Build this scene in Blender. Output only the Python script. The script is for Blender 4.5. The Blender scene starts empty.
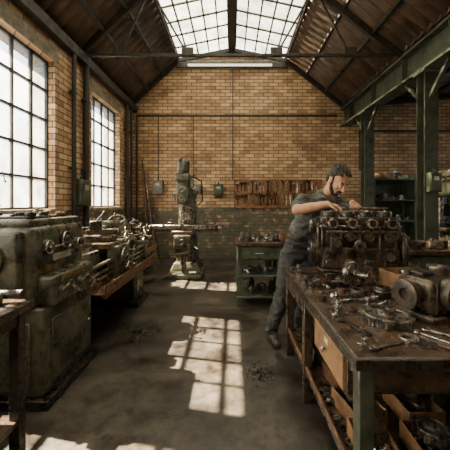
import bpy, bmesh, math, random, time
from mathutils import Vector, Matrix, Euler, noise
import numpy as np
R=random.Random(7)
pi=math.pi
def ramp(nt,fac,stops):
    r=nt.nodes.new('ShaderNodeValToRGB'); e=r.color_ramp.elements
    while len(e)<len(stops): e.new(.5)
    for i,(p,c) in enumerate(stops):
        e[i].position=p; e[i].color=(*c,1)
    nt.links.new(fac,r.inputs[0]); return r.outputs[0]
def nz(nt,vec,scale,detail=6,rough=.6):
    n=nt.nodes.new('ShaderNodeTexNoise'); n.inputs['Scale'].default_value=scale
    n.inputs['Detail'].default_value=detail; n.inputs['Roughness'].default_value=rough
    nt.links.new(vec,n.inputs['Vector']); return n.outputs[0]
def M(name,c1,c2=None,rough=.55,metal=0.,scale=7,bump=.15,c3=None,bscale=60):
    m=bpy.data.materials.new(name); m.use_nodes=True; nt=m.node_tree
    p=nt.nodes['Principled BSDF']; tc=nt.nodes.new('ShaderNodeTexCoord'); v=tc.outputs['Object']
    c2=c2 or tuple(x*.55 for x in c1)
    st=[(.38,c2),(.58,c1)]
    if c3: st=[(.4,c2),(.52,c1),(.6,c1),(.68,c3)]
    nt.links.new(ramp(nt,nz(nt,v,scale,10,.72),st),p.inputs['Base Color'])
    rr=ramp(nt,nz(nt,v,scale*2.3),[(.35,(max(rough-.15,.05),)*3),(.65,(min(rough+.2,1),)*3)])
    nt.links.new(rr,p.inputs['Roughness']); p.inputs['Metallic'].default_value=metal
    if bump:
        b=nt.nodes.new('ShaderNodeBump'); b.inputs['Strength'].default_value=bump; b.inputs['Distance'].default_value=.01
        nt.links.new(nz(nt,v,bscale),b.inputs['Height']); nt.links.new(b.outputs[0],p.inputs['Normal'])
    return m
green=M('machine_green',(.092,.09,.06),(.022,.019,.014),.3,.15,6,.14,(.15,.085,.042))
green2=M('cabinet_green',(.07,.092,.055),(.026,.028,.02),.42,.1,5,.12,(.14,.08,.04))
gcol=M('column_green',(.06,.068,.045),(.026,.026,.019),.5,.1,4,.1,(.11,.065,.035))
dark=M('oily_iron',(.045,.036,.029),(.012,.01,.009),.3,.5,12,.3,(.11,.068,.038))
cast=M('cast_iron',(.1,.073,.052),(.027,.02,.015),.32,.55,11,.35,(.19,.1,.05))
steel=M('worn_steel',(.34,.3,.25),(.09,.074,.058),.3,.9,14,.12)
bright=M('bright_steel',(.6,.56,.49),(.28,.24,.19),.25,.95,20,.05)
rust=M('rusty_iron',(.2,.09,.04),(.055,.03,.018),.5,.3,12,.3)
black=M('black_rubber',(.02,.02,.02),None,.5,0,8,.1)
roofm=M('roof_sheet',(.16,.105,.068),(.065,.044,.03),.5,.0,2.2,.15)
truss=M('truss_steel',(.045,.039,.032),(.022,.019,.016),.5,.2,5,.1)
wood=M('worn_wood',(.3,.155,.065),(.1,.053,.028),.6,0,7,.25)
woodd=M('oily_bench_wood',(.062,.036,.021),(.017,.011,.008),.3,.0,7,.3,(.12,.07,.038))
pegm=M('tool_board_wood',(.36,.17,.07),(.21,.09,.04),.65,0,4,.15)
brass=M('brass',(.5,.33,.12),(.2,.12,.05),.35,.9,12,.1)
red=M('red_knob',(.25,.03,.02),None,.4,0,8,0)
paper=M('label_plate',(.5,.44,.34),(.27,.24,.17),.6,0,20,0)
greybox=M('grey_enamel',(.16,.15,.125),(.08,.073,.06),.5,.1,8,.1)
sillm=M('sill_stone',(.28,.22,.16),(.12,.1,.07),.7,0,8,.2)
stain=M('oil_stain',(.018,.015,.012),(.008,.007,.006),.3,0,9,.3)
metals=[dark,cast,steel,rust,cast,dark,steel,cast,dark,bright]
def brickmat():
    m=bpy.data.materials.new('brick'); m.use_nodes=True; nt=m.node_tree; L=nt.links; N=nt.nodes
    p=N['Principled BSDF']; tc=N.new('ShaderNodeTexCoord'); s=N.new('ShaderNodeSeparateXYZ'); L.new(tc.outputs['Object'],s.inputs[0])
    a=N.new('ShaderNodeMath'); a.operation='ADD'; L.new(s.outputs[0],a.inputs[0]); L.new(s.outputs[1],a.inputs[1])
    c=N.new('ShaderNodeCombineXYZ'); L.new(a.outputs[0],c.inputs[0]); L.new(s.outputs[2],c.inputs[1])
    b=N.new('ShaderNodeTexBrick'); L.new(c.outputs[0],b.inputs['Vector'])
    b.inputs['Scale'].default_value=1; b.inputs['Brick Width'].default_value=.25; b.inputs['Row Height'].default_value=.088
    b.inputs['Mortar Size'].default_value=.01; b.inputs['Mortar Smooth'].default_value=.3; b.inputs['Bias'].default_value=-.05
    b.inputs['Color1'].default_value=(.74,.5,.29,1); b.inputs['Color2'].default_value=(.38,.215,.112,1); b.inputs['Mortar'].default_value=(.12,.088,.06,1)
    g=ramp(nt,nz(nt,tc.outputs['Object'],1.1,8,.65),[(.3,(.5,.45,.4)),(.62,(1,1,1))])
    mx=N.new('ShaderNodeMixRGB'); mx.blend_type='MULTIPLY'; mx.inputs[0].default_value=1; L.new(b.outputs[0],mx.inputs[1]); L.new(g,mx.inputs[2])
    gt=N.new('ShaderNodeMath'); gt.operation='LESS_THAN'; L.new(s.outputs[2],gt.inputs[0]); gt.inputs[1].default_value=1.34
    wear=N.new('ShaderNodeMath'); wear.operation='MULTIPLY'; L.new(gt.outputs[0],wear.inputs[0])
    L.new(ramp(nt,nz(nt,tc.outputs['Object'],6,6),[(.36,(.25,)*3),(.5,(.92,)*3)]),wear.inputs[1])
    md=N.new('ShaderNodeMixRGB'); L.new(wear.outputs[0],md.inputs[0]); L.new(mx.outputs[0],md.inputs[1])
    pc=ramp(nt,nz(nt,tc.outputs['Object'],3,6),[(.35,(.045,.046,.035)),(.65,(.11,.106,.075))])
    L.new(pc,md.inputs[2]); L.new(md.outputs[0],p.inputs['Base Color']); p.inputs['Roughness'].default_value=.8
    bp=N.new('ShaderNodeBump'); bp.inputs['Strength'].default_value=.7; bp.inputs['Distance'].default_value=.012
    inv=N.new('ShaderNodeMath'); inv.operation='SUBTRACT'; inv.inputs[0].default_value=1; L.new(b.outputs['Fac'],inv.inputs[1])
    L.new(inv.outputs[0],bp.inputs['Height']); L.new(bp.outputs[0],p.inputs['Normal'])
    return m
brick=brickmat()
def floormat():
    m=bpy.data.materials.new('concrete_floor'); m.use_nodes=True; nt=m.node_tree; L=nt.links; N=nt.nodes
    p=N['Principled BSDF']; v=N.new('ShaderNodeTexCoord').outputs['Object']
    a=ramp(nt,nz(nt,v,1.5,10,.68),[(.36,(.013,.01,.008)),(.47,(.046,.036,.027)),(.66,(.11,.087,.066))])
    g=ramp(nt,nz(nt,v,9,8,.72),[(.36,(.35,.33,.3)),(.56,(1,1,1))])
    mx=N.new('ShaderNodeMixRGB'); mx.blend_type='MULTIPLY'; mx.inputs[0].default_value=1; L.new(a,mx.inputs[1]); L.new(g,mx.inputs[2])
    L.new(mx.outputs[0],p.inputs['Base Color'])
    L.new(ramp(nt,nz(nt,v,3,6),[(.35,(.28,)*3),(.65,(.62,)*3)]),p.inputs['Roughness'])
    bp=N.new('ShaderNodeBump'); bp.inputs['Strength'].default_value=.35; bp.inputs['Distance'].default_value=.01
    L.new(nz(nt,v,25,8),bp.inputs['Height']); L.new(bp.outputs[0],p.inputs['Normal'])
    return m
floorm=floormat()
def glassmat(name,tcol,haze,k):
    m=bpy.data.materials.new(name); m.use_nodes=True; nt=m.node_tree; L=nt.links; N=nt.nodes
    N.remove(N['Principled BSDF']); o=N['Material Output']
    t=N.new('ShaderNodeBsdfTransparent'); t.inputs[0].default_value=(*tcol,1)
    d=N.new('ShaderNodeBsdfTranslucent'); d.inputs[0].default_value=(*haze,1)
    mx=N.new('ShaderNodeMixShader'); v=N.new('ShaderNodeTexCoord').outputs['Object']
    L.new(ramp(nt,nz(nt,v,3,6),[(.35,(k*.5,)*3),(.7,(k*1.5,)*3)]),mx.inputs[0])
    L.new(t.outputs[0],mx.inputs[1]); L.new(d.outputs[0],mx.inputs[2]); L.new(mx.outputs[0],o.inputs[0])
    return m
glass=glassmat('dusty_glass',(.84,.88,.89),(.75,.8,.8),.14)
skyglass=glassmat('wired_glass',(.34,.36,.35),(.7,.75,.72),.22)
tube_m=bpy.data.materials.new('lamp_diffuser'); tube_m.use_nodes=True
_p=tube_m.node_tree.nodes['Principled BSDF']; _p.inputs['Base Color'].default_value=(.8,.8,.75,1); _p.inputs['Emission Color'].default_value=(1,.93,.8,1); _p.inputs['Emission Strength'].default_value=1.6
# ---------------------------------------------------------------- builder (numpy)
def _boxtemplate():
    idx={};vs=[]
    for sx in (-1,1):
        for sy in (-1,1):
            for sz in (-1,1):
                for a in range(3): idx[(sx,sy,sz,a)]=len(vs); vs.append((sx,sy,sz,a))
    F=[]
    for a in range(3):
        o=[i for i in range(3) if i!=a]
        for s in (-1,1):
            f=[]
            for (u,v) in ((-1,-1),(1,-1),(1,1),(-1,1)):
                k=[0,0,0];k[a]=s;k[o[0]]=u;k[o[1]]=v; f.append(idx[(*k,a)])
            F.append(f)
        for u in (-1,1):
            for v in (-1,1):
                k0=[0,0,0];k0[o[0]]=u;k0[o[1]]=v;k1=list(k0);k0[a]=-1;k1[a]=1
                F.append([idx[(*k0,o[0])],idx[(*k1,o[0])],idx[(*k1,o[1])],idx[(*k0,o[1])]])
    for sx in (-1,1):
        for sy in (-1,1):
            for sz in (-1,1): F.append([idx[(sx,sy,sz,a)] for a in range(3)])
    S=np.array([v[:3] for v in vs],float); A=np.array([v[3] for v in vs])
    W=np.ones((24,3)); W[np.arange(24),A]=0
    P=S*(1-.2*W); G=[]
    for f in F:
        c=P[f].mean(0); n=np.cross(P[f[1]]-P[f[0]],P[f[2]]-P[f[0]])
        G.append(tuple(f) if n@c>0 else tuple(f[::-1]))
    return S,W,G
BS,BW,BF=_boxtemplate()
CS=np.array([(x,y,z) for x in(-1,1) for y in(-1,1) for z in(-1,1)],float)
CF=[(0,1,3,2),(4,6,7,5),(0,4,5,1),(2,3,7,6),(0,2,6,4),(1,5,7,3)]
_cs={}
def circ(n):
    if n not in _cs:
        a=np.arange(n)*2*pi/n; _cs[n]=(np.cos(a),np.sin(a))
    return _cs[n]
class B:
    def __init__(s,name,loc=(0,0,0),rz=0,parent=None):
        s.name=name; s.V=[]; s.F=[]; s.MI=[]; s.n=0; s.mats=[]; s.loc=loc; s.rz=rz; s.parent=parent; s.pre=Matrix()
    def mi(s,m):
        if m not in s.mats: s.mats.append(m)
        return s.mats.index(m)
    def _add(s,v,f,m,T=None):
        T=s.pre@T if T is not None else s.pre
        A=np.array(T); v=v@A[:3,:3].T+A[:3,3]
        s.V.append(v); n=s.n; s.F+= [tuple(i+n for i in q) for q in f]; s.MI+=[s.mi(m)]*len(f); s.n+=len(v)
    def box(s,c,size,m,rot=(0,0,0),bev=.006,taper=None):
        sz=np.array(size,float)/2
        T=Matrix.Translation(c)@Euler(rot).to_matrix().to_4x4()
        def tp(v):
            if taper:
                k=v[:,2]>0; v[k,0]*=taper[0]; v[k,1]*=taper[1]
            return v
        if bev<=0: s._add(tp(CS*sz),CF,m,T); return
        bv=min(bev,min(size)*.3)
        if bev>=.015:
            t=bmesh.new(); bmesh.ops.create_cube(t,size=1)
            for q in t.verts:
                k=taper if (taper and q.co.z>0) else (1,1); q.co=Vector((q.co.x*size[0]*k[0],q.co.y*size[1]*k[1],q.co.z*size[2]))
            bmesh.ops.bevel(t,geom=t.edges[:],offset=bv,segments=3,affect='EDGES',profile=.5)
            t.verts.index_update(); s._add(np.array([q.co[:] for q in t.verts]),[tuple(q.index for q in f.verts) for f in t.faces],m,T); t.free(); return
        s._add(tp(BS*sz-BS*BW*bv),BF,m,T)
    def bb(s,x0,x1,y0,y1,z0,z1,m,bev=.006,**k):
        s.box(((x0+x1)/2,(y0+y1)/2,(z0+z1)/2),(abs(x1-x0),abs(y1-y0),abs(z1-z0)),m,bev=bev,**k)
    def cyl(s,p0,p1,r,m,r2=None,seg=18,bev=0):
        p0=Vector(p0);p1=Vector(p1);d=p1-p0;L=d.length; r2=r if r2 is None else r2; c,q=circ(seg)
        v=np.zeros((2*seg,3)); v[:seg,0]=c*r;v[:seg,1]=q*r;v[:seg,2]=-L/2; v[seg:,0]=c*r2;v[seg:,1]=q*r2;v[seg:,2]=L/2
        f=[(i,(i+1)%seg,seg+(i+1)%seg,seg+i) for i in range(seg)]+[tuple(range(seg-1,-1,-1)),tuple(range(seg,2*seg))]
        s._add(v,f,m,Matrix.Translation((p0+p1)/2)@d.to_track_quat('Z','Y').to_matrix().to_4x4())
    def beam(s,p0,p1,w,h,m,bev=0):
        p0=Vector(p0);p1=Vector(p1);d=p1-p0
        s._add(CS*np.array((w,h,d.length))/2,CF,m,Matrix.Translation((p0+p1)/2)@d.to_track_quat('Z','Y').to_matrix().to_4x4())
    def rev(s,prof,c,axis,m,seg=28):
        C,Q=circ(seg); v=[]; rings=[]; n=0
        for r,h in prof:
            if r<1e-5: v.append(np.array([[0,0,h]],float)); rings.append((n,1)); n+=1
            else: v.append(np.stack([C*r,Q*r,np.full(seg,h)],1)); rings.append((n,seg)); n+=seg
        f=[]
        for (a,ca),(b,cb) in zip(rings,rings[1:]):
            if ca==1 and cb==1: continue
            for i in range(seg):
                j=(i+1)%seg
                if ca==1: f.append((a,b+j,b+i))
                elif cb==1: f.append((a+i,a+j,b))
                else: f.append((a+i,a+j,b+j,b+i))
        s._add(np.concatenate(v),f,m,Matrix.Translation(c)@Vector(axis).to_track_quat('Z','Y').to_matrix().to_4x4())
    def sph(s,c,r,m,rot=(0,0,0),seg=14):
        if not hasattr(r,'__len__'): r=(r,r,r)
        P=s.pre; s.pre=P@Matrix.Translation(c)@Euler(rot).to_matrix().to_4x4()@Matrix.Diagonal((*r,1)); k=seg//2+1
        s.rev([(math.sin(pi*i/k),-math.cos(pi*i/k)) for i in range(k+1)],(0,0,0),(0,0,1),m,seg); s.pre=P
    def ring(s,c,axis,ro,ri,h,m,seg=24):
        s.rev([(ri,-h/2),(ro-.1*(ro-ri),-h/2),(ro,-h/2+.15*h),(ro,h/2-.15*h),(ro-.1*(ro-ri),h/2),(ri,h/2),(ri,-h/2)],c,axis,m,seg)
    def torus(s,c,axis,Rr,r,m,seg=24,k=8):
        s.rev([(Rr+r*math.cos(a*2*pi/k),r*math.sin(a*2*pi/k)) for a in range(k+1)],c,axis,m,seg)
    def poly(s,pts,h,m,T=Matrix(),bev=0):
        n=len(pts); a=np.array(pts,float); v=np.zeros((2*n,3)); v[:n,:2]=a; v[n:,:2]=a; v[n:,2]=h
        f=[tuple(range(n-1,-1,-1)),tuple(range(n,2*n))]+[(i,(i+1)%n,n+(i+1)%n,n+i) for i in range(n)]
        s._add(v,f,m,T)
    def tube(s,pts,r,m,seg=8):
        for a,b in zip(pts,pts[1:]): s.cyl(a,b,r,m,seg=seg)
        for p in pts[1:-1]: s.sph(p,r*1.02,m,seg=8)
    def gear(s,c,axis,r,h,m,teeth=24,hub=.35,hubh=1.8,bore=.15):
        pts=[]; n=teeth; d=r*.09*24/max(teeth,16)
        for i in range(n):
            for k,rr in ((-.28,r-d),(-.17,r),(.17,r),(.28,r-d)):
                a=2*pi*(i+k)/n; pts.append((rr*math.cos(a),rr*math.sin(a)))
        T=Matrix.Translation(c)@Vector(axis).to_track_quat('Z','Y').to_matrix().to_4x4()
        s.poly(pts,h,m,T@Matrix.Translation((0,0,-h/2)))
        s.rev([(r*.82,h/2),(r*.8,h/2+h*.12),(r*.72,h/2+h*.12),(r*.7,h/2)],c,axis,m)
        H=h*hubh/2
        s.rev([(r*hub*1.1,h/2),(r*hub,H),(r*bore,H),(r*bore,H-.3*h),(0,H-.3*h)],c,axis,m,20)
    def wheel(s,c,axis,Rr,m,hm=None,spokes=3,rim=.09):
        ax=Vector(axis).normalized(); q=ax.to_track_quat('Z','Y'); c=Vector(c)
        s.torus(c,axis,Rr,Rr*rim,m); s.cyl(c-ax*Rr*.2,c+ax*Rr*.2,Rr*.22,m)
        for i in range(spokes):
            a=2*pi*i/spokes+.4; d=q@Vector((math.cos(a),math.sin(a),0)); s.cyl(c,c+d*Rr,Rr*.07,m,seg=8)
        d=q@Vector((.8,.55,0)); h0=c+d*Rr; s.cyl(h0,h0+ax*Rr*.6,Rr*.1,hm or m,r2=Rr*.14,seg=10)
    def lever(s,p,q,m=None,k=None,r=.007,kr=.017):
        s.cyl(p,q,r,m or steel,seg=8); s.sph(q,kr,k or black,seg=10)
    def bolt(s,c,axis,r,m,h=None):
        a=Vector(axis).normalized(); s.cyl(c,Vector(c)+a*(h or r*.9),r,m,seg=6)
    def wrench(s,x,y,z,a,L,m,w=.012):
        P=s.pre; s.pre=P@Matrix.Translation((x,y,z))@Matrix.Rotation(a,4,'Z')
        h=w*.45
        s.box((0,0,h/2+.001),(L*.82,w,h),m,bev=.002)
        s.ring((-L*.43,0,h/2+.002),(0,0,1),w*1.25,w*.65,h*1.3,m,14)
        k=w*1.5; e=L*.41
        s.poly([(e,-w*.5),(e+k*.4,-k*.9),(e+k*1.5,-k*.75),(e+k*1.5,-k*.35),(e+k*.6,-k*.3),(e+k*.6,k*.3),(e+k*1.5,k*.35),(e+k*1.5,k*.75),(e+k*.4,k*.9),(e,w*.5)],h*1.2,m)
        s.pre=P
    def done(s):
        me=bpy.data.meshes.new(s.name); me.from_pydata(np.concatenate(s.V),[],s.F)
        for m in s.mats: me.materials.append(m)
        me.polygons.foreach_set('material_index',s.MI); me.polygons.foreach_set('use_smooth',[True]*len(s.F)); me.update()
        me.set_sharp_from_angle(angle=math.radians(38))
        o=bpy.data.objects.new(s.name,me); bpy.context.collection.objects.link(o)
        o.location=s.loc; o.rotation_euler=(0,0,s.rz)
        if s.parent: o.parent=s.parent
        return o
def item(b,kind,x,y,z,a,s):
    P=b.pre; b.pre=P@Matrix.Translation((x,y,z))@Matrix.Rotation(a,4,'Z'); m=R.choice(metals)
    if kind==0: b.ring((0,0,.2*s),(0,0,1),.5*s,.3*s,.4*s,m)
    elif kind==1: b.gear((0,0,.12*s),(0,0,1),.55*s,.24*s,m,teeth=18)
    elif kind==2:
        b.cyl((-s,0,.2*s),(-.3*s,0,.2*s),.13*s,m); b.cyl((-.3*s,0,.2*s),(.3*s,0,.2*s),.2*s,m); b.cyl((.3*s,0,.2*s),(s,0,.2*s),.1*s,m)
        b.ring((-.3*s,0,.2*s),(1,0,0),.2*s+.001,.1*s,.12*s,m)
    elif kind==3:
        for i in range(7):
            u,v=R.uniform(-.5,.5)*s,R.uniform(-.5,.5)*s; w=R.uniform(0,pi)
            r=.07*s; d=Vector((math.cos(w),math.sin(w),0))*.35*s
            b.cyl((u,v,r),Vector((u,v,r))+d,r*.6,m,seg=8); b.cyl((u,v,r),Vector((u,v,r))-d*.25,r*1.1,m,seg=6)
    elif kind==4:
        b.box((0,0,.3*s),(1.1*s,.7*s,.6*s),m,bev=.01,taper=(.85,.8)); b.cyl((0,-.3*s,.35*s),(0,-.5*s,.35*s),.22*s,m); b.ring((0,-.52*s,.35*s),(0,1,0),.26*s,.14*s,.08*s,steel)
        b.cyl((.2*s,0,.6*s),(.2*s,0,.8*s),.14*s,m)
        for i in (-1,1): b.bolt((i*.4*s,.2*s,.6*s),(0,0,1),.07*s,steel)
    elif kind==5: b.wrench(0,0,.001,0,s*2.2,R.choice([steel,bright,dark]),w=.16*s+.004)
    elif kind==6:
        b.rev([(0,0),(.34*s,0),(.36*s,.05*s),(.36*s,.8*s),(.3*s,.9*s),(.16*s,.93*s),(.16*s,1.08*s),(0,1.08*s)],(0,0,0),(0,0,1),R.choice([greybox,green2,rust,dark,dark]),18)
    elif kind==7:
        b.rev([(0,0),(.38*s,0),(.38*s,.3*s),(.35*s,.31*s),(.35*s,.36*s),(.38*s,.37*s),(.38*s,.45*s),(.35*s,.46*s),(.35*s,.5*s),(.38*s,.51*s),(.38*s,.62*s),(.3*s,.64*s),(0,.64*s)],(0,0,0),(0,0,1),R.choice([steel,cast]),20)
    elif kind==8:
        w,d,h=1.5*s,1.1*s,.55*s; t=.05*s; wm=R.choice([wood,wood,green2,rust])
        b.box((0,0,t/2),(w,d,t),wm,bev=.001)
        for i in (-1,1):
            b.box((i*(w/2-t/2),0,h/2),(t,d,h),wm,bev=.002); b.box((0,i*(d/2-t/2),h/2),(w-2*t,t,h),wm,bev=.002)
        for i in range(14): item(b,R.choice([0,1,2,3,7,4]),R.uniform(-.45,.45)*s,R.uniform(-.3,.3)*s,t+.13*s*(i//4),R.uniform(0,6),.34*s)
    elif kind==9:
        b.rev([(0,0),(.5*s,0),(.5*s,.12*s),(.26*s,.14*s),(.22*s,.5*s),(.14*s,.5*s),(.14*s,.3*s),(0,.3*s)],(0,0,0),(0,0,1),m,22)
        for i in range(6):
            q=i*pi/3; b.bolt((.4*s*math.cos(q),.4*s*math.sin(q),.12*s),(0,0,1),.05*s,steel)
    b.pre=P
def clutter(b,x0,x1,y0,y1,z,n,smin=.05,smax=.1,kinds=(0,1,2,3,4,5,6,7,9,9),avoid=()):
    pl=[]
    for k in range(n):
        for t in range(40):
            s=R.uniform(smin,smax); x=R.uniform(x0+s*.6,max(x0+s*.6,x1-s*.6)); y=R.uniform(y0+s*.5,max(y0+s*.5,y1-s*.5))
            if all((x-a)**2+(y-c)**2>(.5*(s+q))**2 for a,c,q in pl) and all((x-a)**2+(y-c)**2>(q+.5*s)**2 for a,c,q in avoid): break
        else: continue
        pl.append((x,y,s)); item(b,R.choice(kinds),x,y,z,R.uniform(0,2*pi),s)
# ---------------------------------------------------------------- room shell
XL,XR,YB,YF=-2.57,6.4,7.8,-2.2
b=B('floor'); b.bb(-2.92,6.7,YF-.3,YB+.3,-.15,0,floorm,bev=0); b.done()
prof=[(-2.92,4.0),(-2.57,4.05),(-1.4,5.2),(0,5.5),(1.4,5.2),(2.9,3.98),(6.7,4.4)]
def gable(name,y0,h):
    b=B(name); pts=[(-2.92,0),(6.7,0)]+[(x,z) for x,z in reversed(prof)]
    b.poly(pts,-h,brick,Matrix.Translation((0,y0,0))@Matrix.Rotation(pi/2,4,'X')); return b.done()
gable('wall_back',YB,.3); gable('wall_front',YF-.3,.3)
def window(k,x,y0,y1,ZB,ZT,sx=1):
    b=B('window_%d'%k); n=max(3,round((y1-y0)/.36))
    b.bb(x-.003,x+.003,y0,y1,ZB,ZT,glass,bev=0)
    for i in range(n+1):
        y=y0+(y1-y0)*i/n; w=.05 if i in(0,n) else (.038 if i%2==0 else .024); b.bb(x-.02,x+.025,max(y0,y-w/2),min(y1,y+w/2),ZB,ZT,truss,bev=0)
    for i in range(6):
        z=ZB+(ZT-ZB)*i/5; w=.05 if i in(0,5) else .026; b.bb(x-.02,x+.022,y0,y1,max(ZB,z-w/2),min(ZT,z+w/2),truss,bev=0)
    b.lever((x+.03*sx,(y0+y1)/2,ZB+.45),(x+.06*sx,(y0+y1)/2,ZB+.33),steel,steel); b.done()
b=B('wall_right')
b.bb(XR,XR+.3,YF,YB,0,1.5,brick,bev=0); b.bb(XR,XR+.3,YF,YB,3.3,4.36,brick,bev=0)
for a,c in ((YF,2.0),(4.6,5.0),(7.0,YB)): b.bb(XR,XR+.3,a,c,1.5,3.3,brick,bev=0)
b.done()
window(4,XR+.15,2.0,4.6,1.5,3.3,-1); window(5,XR+.15,5.0,7.0,1.5,3.3,-1)  # unseen right-wall windows, added to let fill light into the dim right bay
wins=[(-1.3,2.32),(2.62,4.36),(5.5,6.85)]; ZB,ZT=1.37,3.5
b=B('wall_left')
b.bb(-2.92,XL,YF,YB,0,ZB,brick,bev=0); b.bb(-2.92,XL,YF,YB,ZT,4.02,brick,bev=0)
ys=[YF]+[v for w in wins for v in w]+[YB]
for i in range(0,len(ys),2): b.bb(-2.92,XL,ys[i],ys[i+1],ZB,ZT,brick,bev=0)
b.done()
for k,(y0,y1) in enumerate(wins):
    window(k+1,-2.7,y0,y1,ZB,ZT)
    b=B('trim_%d'%(k+1)); b.bb(-2.66,-2.5,y0-.04,y1+.04,ZB-.07,ZB,sillm,bev=.008)
    b.bb(XL,XL+.012,y0-.06,y1+.06,ZT,ZT+.2,sillm,bev=0); b.done()
def sheet(name,a,c,y0,y1):
    n=int((y1-y0)/.2*6); up=Vector((-(c[1]-a[1]),0,c[0]-a[0])).normalized()
    if up.z<0: up=-up
    V=[];F=[]
    for i in range(n+1):
        y=y0+(y1-y0)*i/n; o=.045*math.sin(2*pi*i/6)
        for p in (a,c): V.append(Vector((p[0],y,p[1]))+up*(o+.055))
        if i: F.append((2*i-2,2*i-1,2*i+1,2*i))
    me=bpy.data.meshes.new(name); me.from_pydata(V,[],F); me.materials.append(roofm)
    for p in me.polygons: p.use_smooth=True
    o=bpy.data.objects.new(name,me); bpy.context.collection.objects.link(o); o.modifiers.new('s','SOLIDIFY').thickness=.012
sheet('ceiling',(-2.95,3.68),prof[2],YF-.3,YB+.3); sheet('ceiling',prof[4],prof[5],YF-.3,YB+.3); sheet('ceiling',prof[5],prof[6],YF-.3,YB+.3)
b=B('skylight')
for sx in (-1,1):
    a=Vector((sx*1.4,0,5.2)); c=Vector((sx*.06,0,5.49)); d=c-a; L=d.length; ang=math.atan2(d.z,d.x); mid=(a+c)/2
    b.box((mid.x,(YF+YB)/2,mid.z+.03),(L,YB-YF,.006),skyglass,rot=(0,-ang,0),bev=0)
    for i in range(6):
        p=a+d*i/5; w=.09 if i in(0,5) else .03; b.bb(p.x-w/2,p.x+w/2,YF,YB,p.z-.03,p.z+.03,truss,bev=0)
    y=YF
    while y<YB: b.beam((a.x,y,a.z+.02),(c.x,y,c.z+.02),.034,.035,truss); y+=.5
b.bb(-.08,.08,YF,YB,5.34,5.5,truss,bev=0); b.done()
b=B('roof_purlins')
for (xa,za),(xb,zb),n in (((-2.57,4.05),(-1.4,5.2),3),((1.4,5.2),(2.9,3.98),3),((2.9,3.98),(6.4,4.37),5)):
    for i in range(n+1):
        t=i/n; x=xa+(xb-xa)*t; z=za+(zb-za)*t-.04; b.bb(x-.025,x+.025,YF,YB,z-.04,z+.03,truss,bev=0)
b.done()
for Y in (-.4,2.4,5.1,7.7):
    b=B('roof_truss'); w=.07; zt=3.97
    b.beam((-2.57,Y,4.0),(-1.4,Y,5.1),w,w*1.5,truss); b.beam((-1.4,Y,5.1),(0,Y,5.38),w,w*1.3,truss)
    b.beam((2.9,Y,3.9),(1.4,Y,5.1),w,w*1.5,truss); b.beam((1.4,Y,5.1),(0,Y,5.38),w,w*1.3,truss)
    b.beam((2.9,Y,3.9),(6.4,Y,4.28),w,w*1.3,truss)
    if Y>7:
        b.bb(-1.45,1.45,Y-.035,Y+.035,4.92,5.06,truss,bev=0); b.done(); continue
    b.bb(-2.57,2.9,Y-.03,Y+.03,zt-.03,zt+.01,truss,bev=0)
    b.beam((-1.4,Y,5.1),(-.75,Y,zt),.05,.03,truss); b.beam((1.4,Y,5.1),(.75,Y,zt),.05,.03,truss)
    b.beam((-1.4,Y,5.1),(-1.9,Y,zt),.04,.03,truss); b.beam((1.4,Y,5.1),(2.0,Y,zt),.04,.03,truss)
    for x in (-.75,.75,-1.9,2.0): b.box((x,Y-.04,zt+.04),(.2,.012,.14),truss)
    b.done()
b=B('steel_girder'); X=2.93
b.bb(X-.13,X+.13,YF+.01,YB-.01,3.42,3.46,gcol,bev=0); b.bb(X-.13,X+.13,YF+.01,YB-.01,3.84,3.88,gcol,bev=0); b.bb(X-.012,X+.012,YF+.01,YB-.01,3.46,3.84,gcol,bev=0)
y=YF+.6
while y<YB: b.bb(X-.11,X+.11,y-.01,y+.01,3.46,3.84,gcol,bev=0); y+=1.1
b.done()
for Y in (.0,4.5,6.5):
    b=B('steel_column',loc=(2.93,Y,0))
    b.bb(-.1,.1,-.1,-.085,0,3.419,gcol,bev=0); b.bb(-.1,.1,.085,.1,0,3.419,gcol,bev=0); b.bb(-.008,.008,-.085,.085,0,3.419,gcol,bev=0)
    b.bb(-.17,.17,-.17,.17,0,.03,gcol); b.bb(-.14,.14,-.14,.14,3.38,3.419,gcol)
    b.beam((-.02,-.09,3.0),(-.02,-.5,3.4),.05,.05,gcol); b.beam((-.02,.09,3.0),(-.02,.5,3.4),.05,.05,gcol)
    b.done()
b=B('wall_plate_beam'); b.bb(XL,XL+.12,YF,YB,3.8,3.95,truss,bev=0); b.done()
b=B('wall_pipes')
for y,r in ((4.75,.035),(5.15,.05),(7.15,.04),(7.45,.03)):
    b.cyl((XL+.07,y,0),(XL+.07,y,3.8),r,truss)
    for z in (.8,2,3.2): b.bb(XL,XL+.11,y-r-.01,y+r+.01,z-.02,z+.02,truss)
b.tube([(-2.45,7.72,0),(-2.45,7.72,3.7),(2.7,7.72,3.7)],.03,truss)
b.tube([(.02,7.74,4.9),(.02,7.74,2.05)],.012,truss)
b.tube([(-1.9,7.74,2.0),(-1.9,7.74,3.7)],.012,truss)
b.tube([(-1.0,7.74,2.0),(-1.0,7.74,3.7)],.012,truss)
b.tube([(3.3,7.74,2.3),(3.3,7.74,3.3),(6,7.74,3.3)],.03,truss)
b.done()
b=B('strip_light',loc=(-.05,7.3,4.86)); b.bb(-1.05,1.05,-.07,.07,-.03,.03,greybox); b.cyl((-1.02,0,-.05),(1.02,0,-.05),.028,tube_m)
for x in (-.8,.8): b.cyl((x,0,.03),(x,0,.4),.008,truss,seg=6)
b.done()
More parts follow.
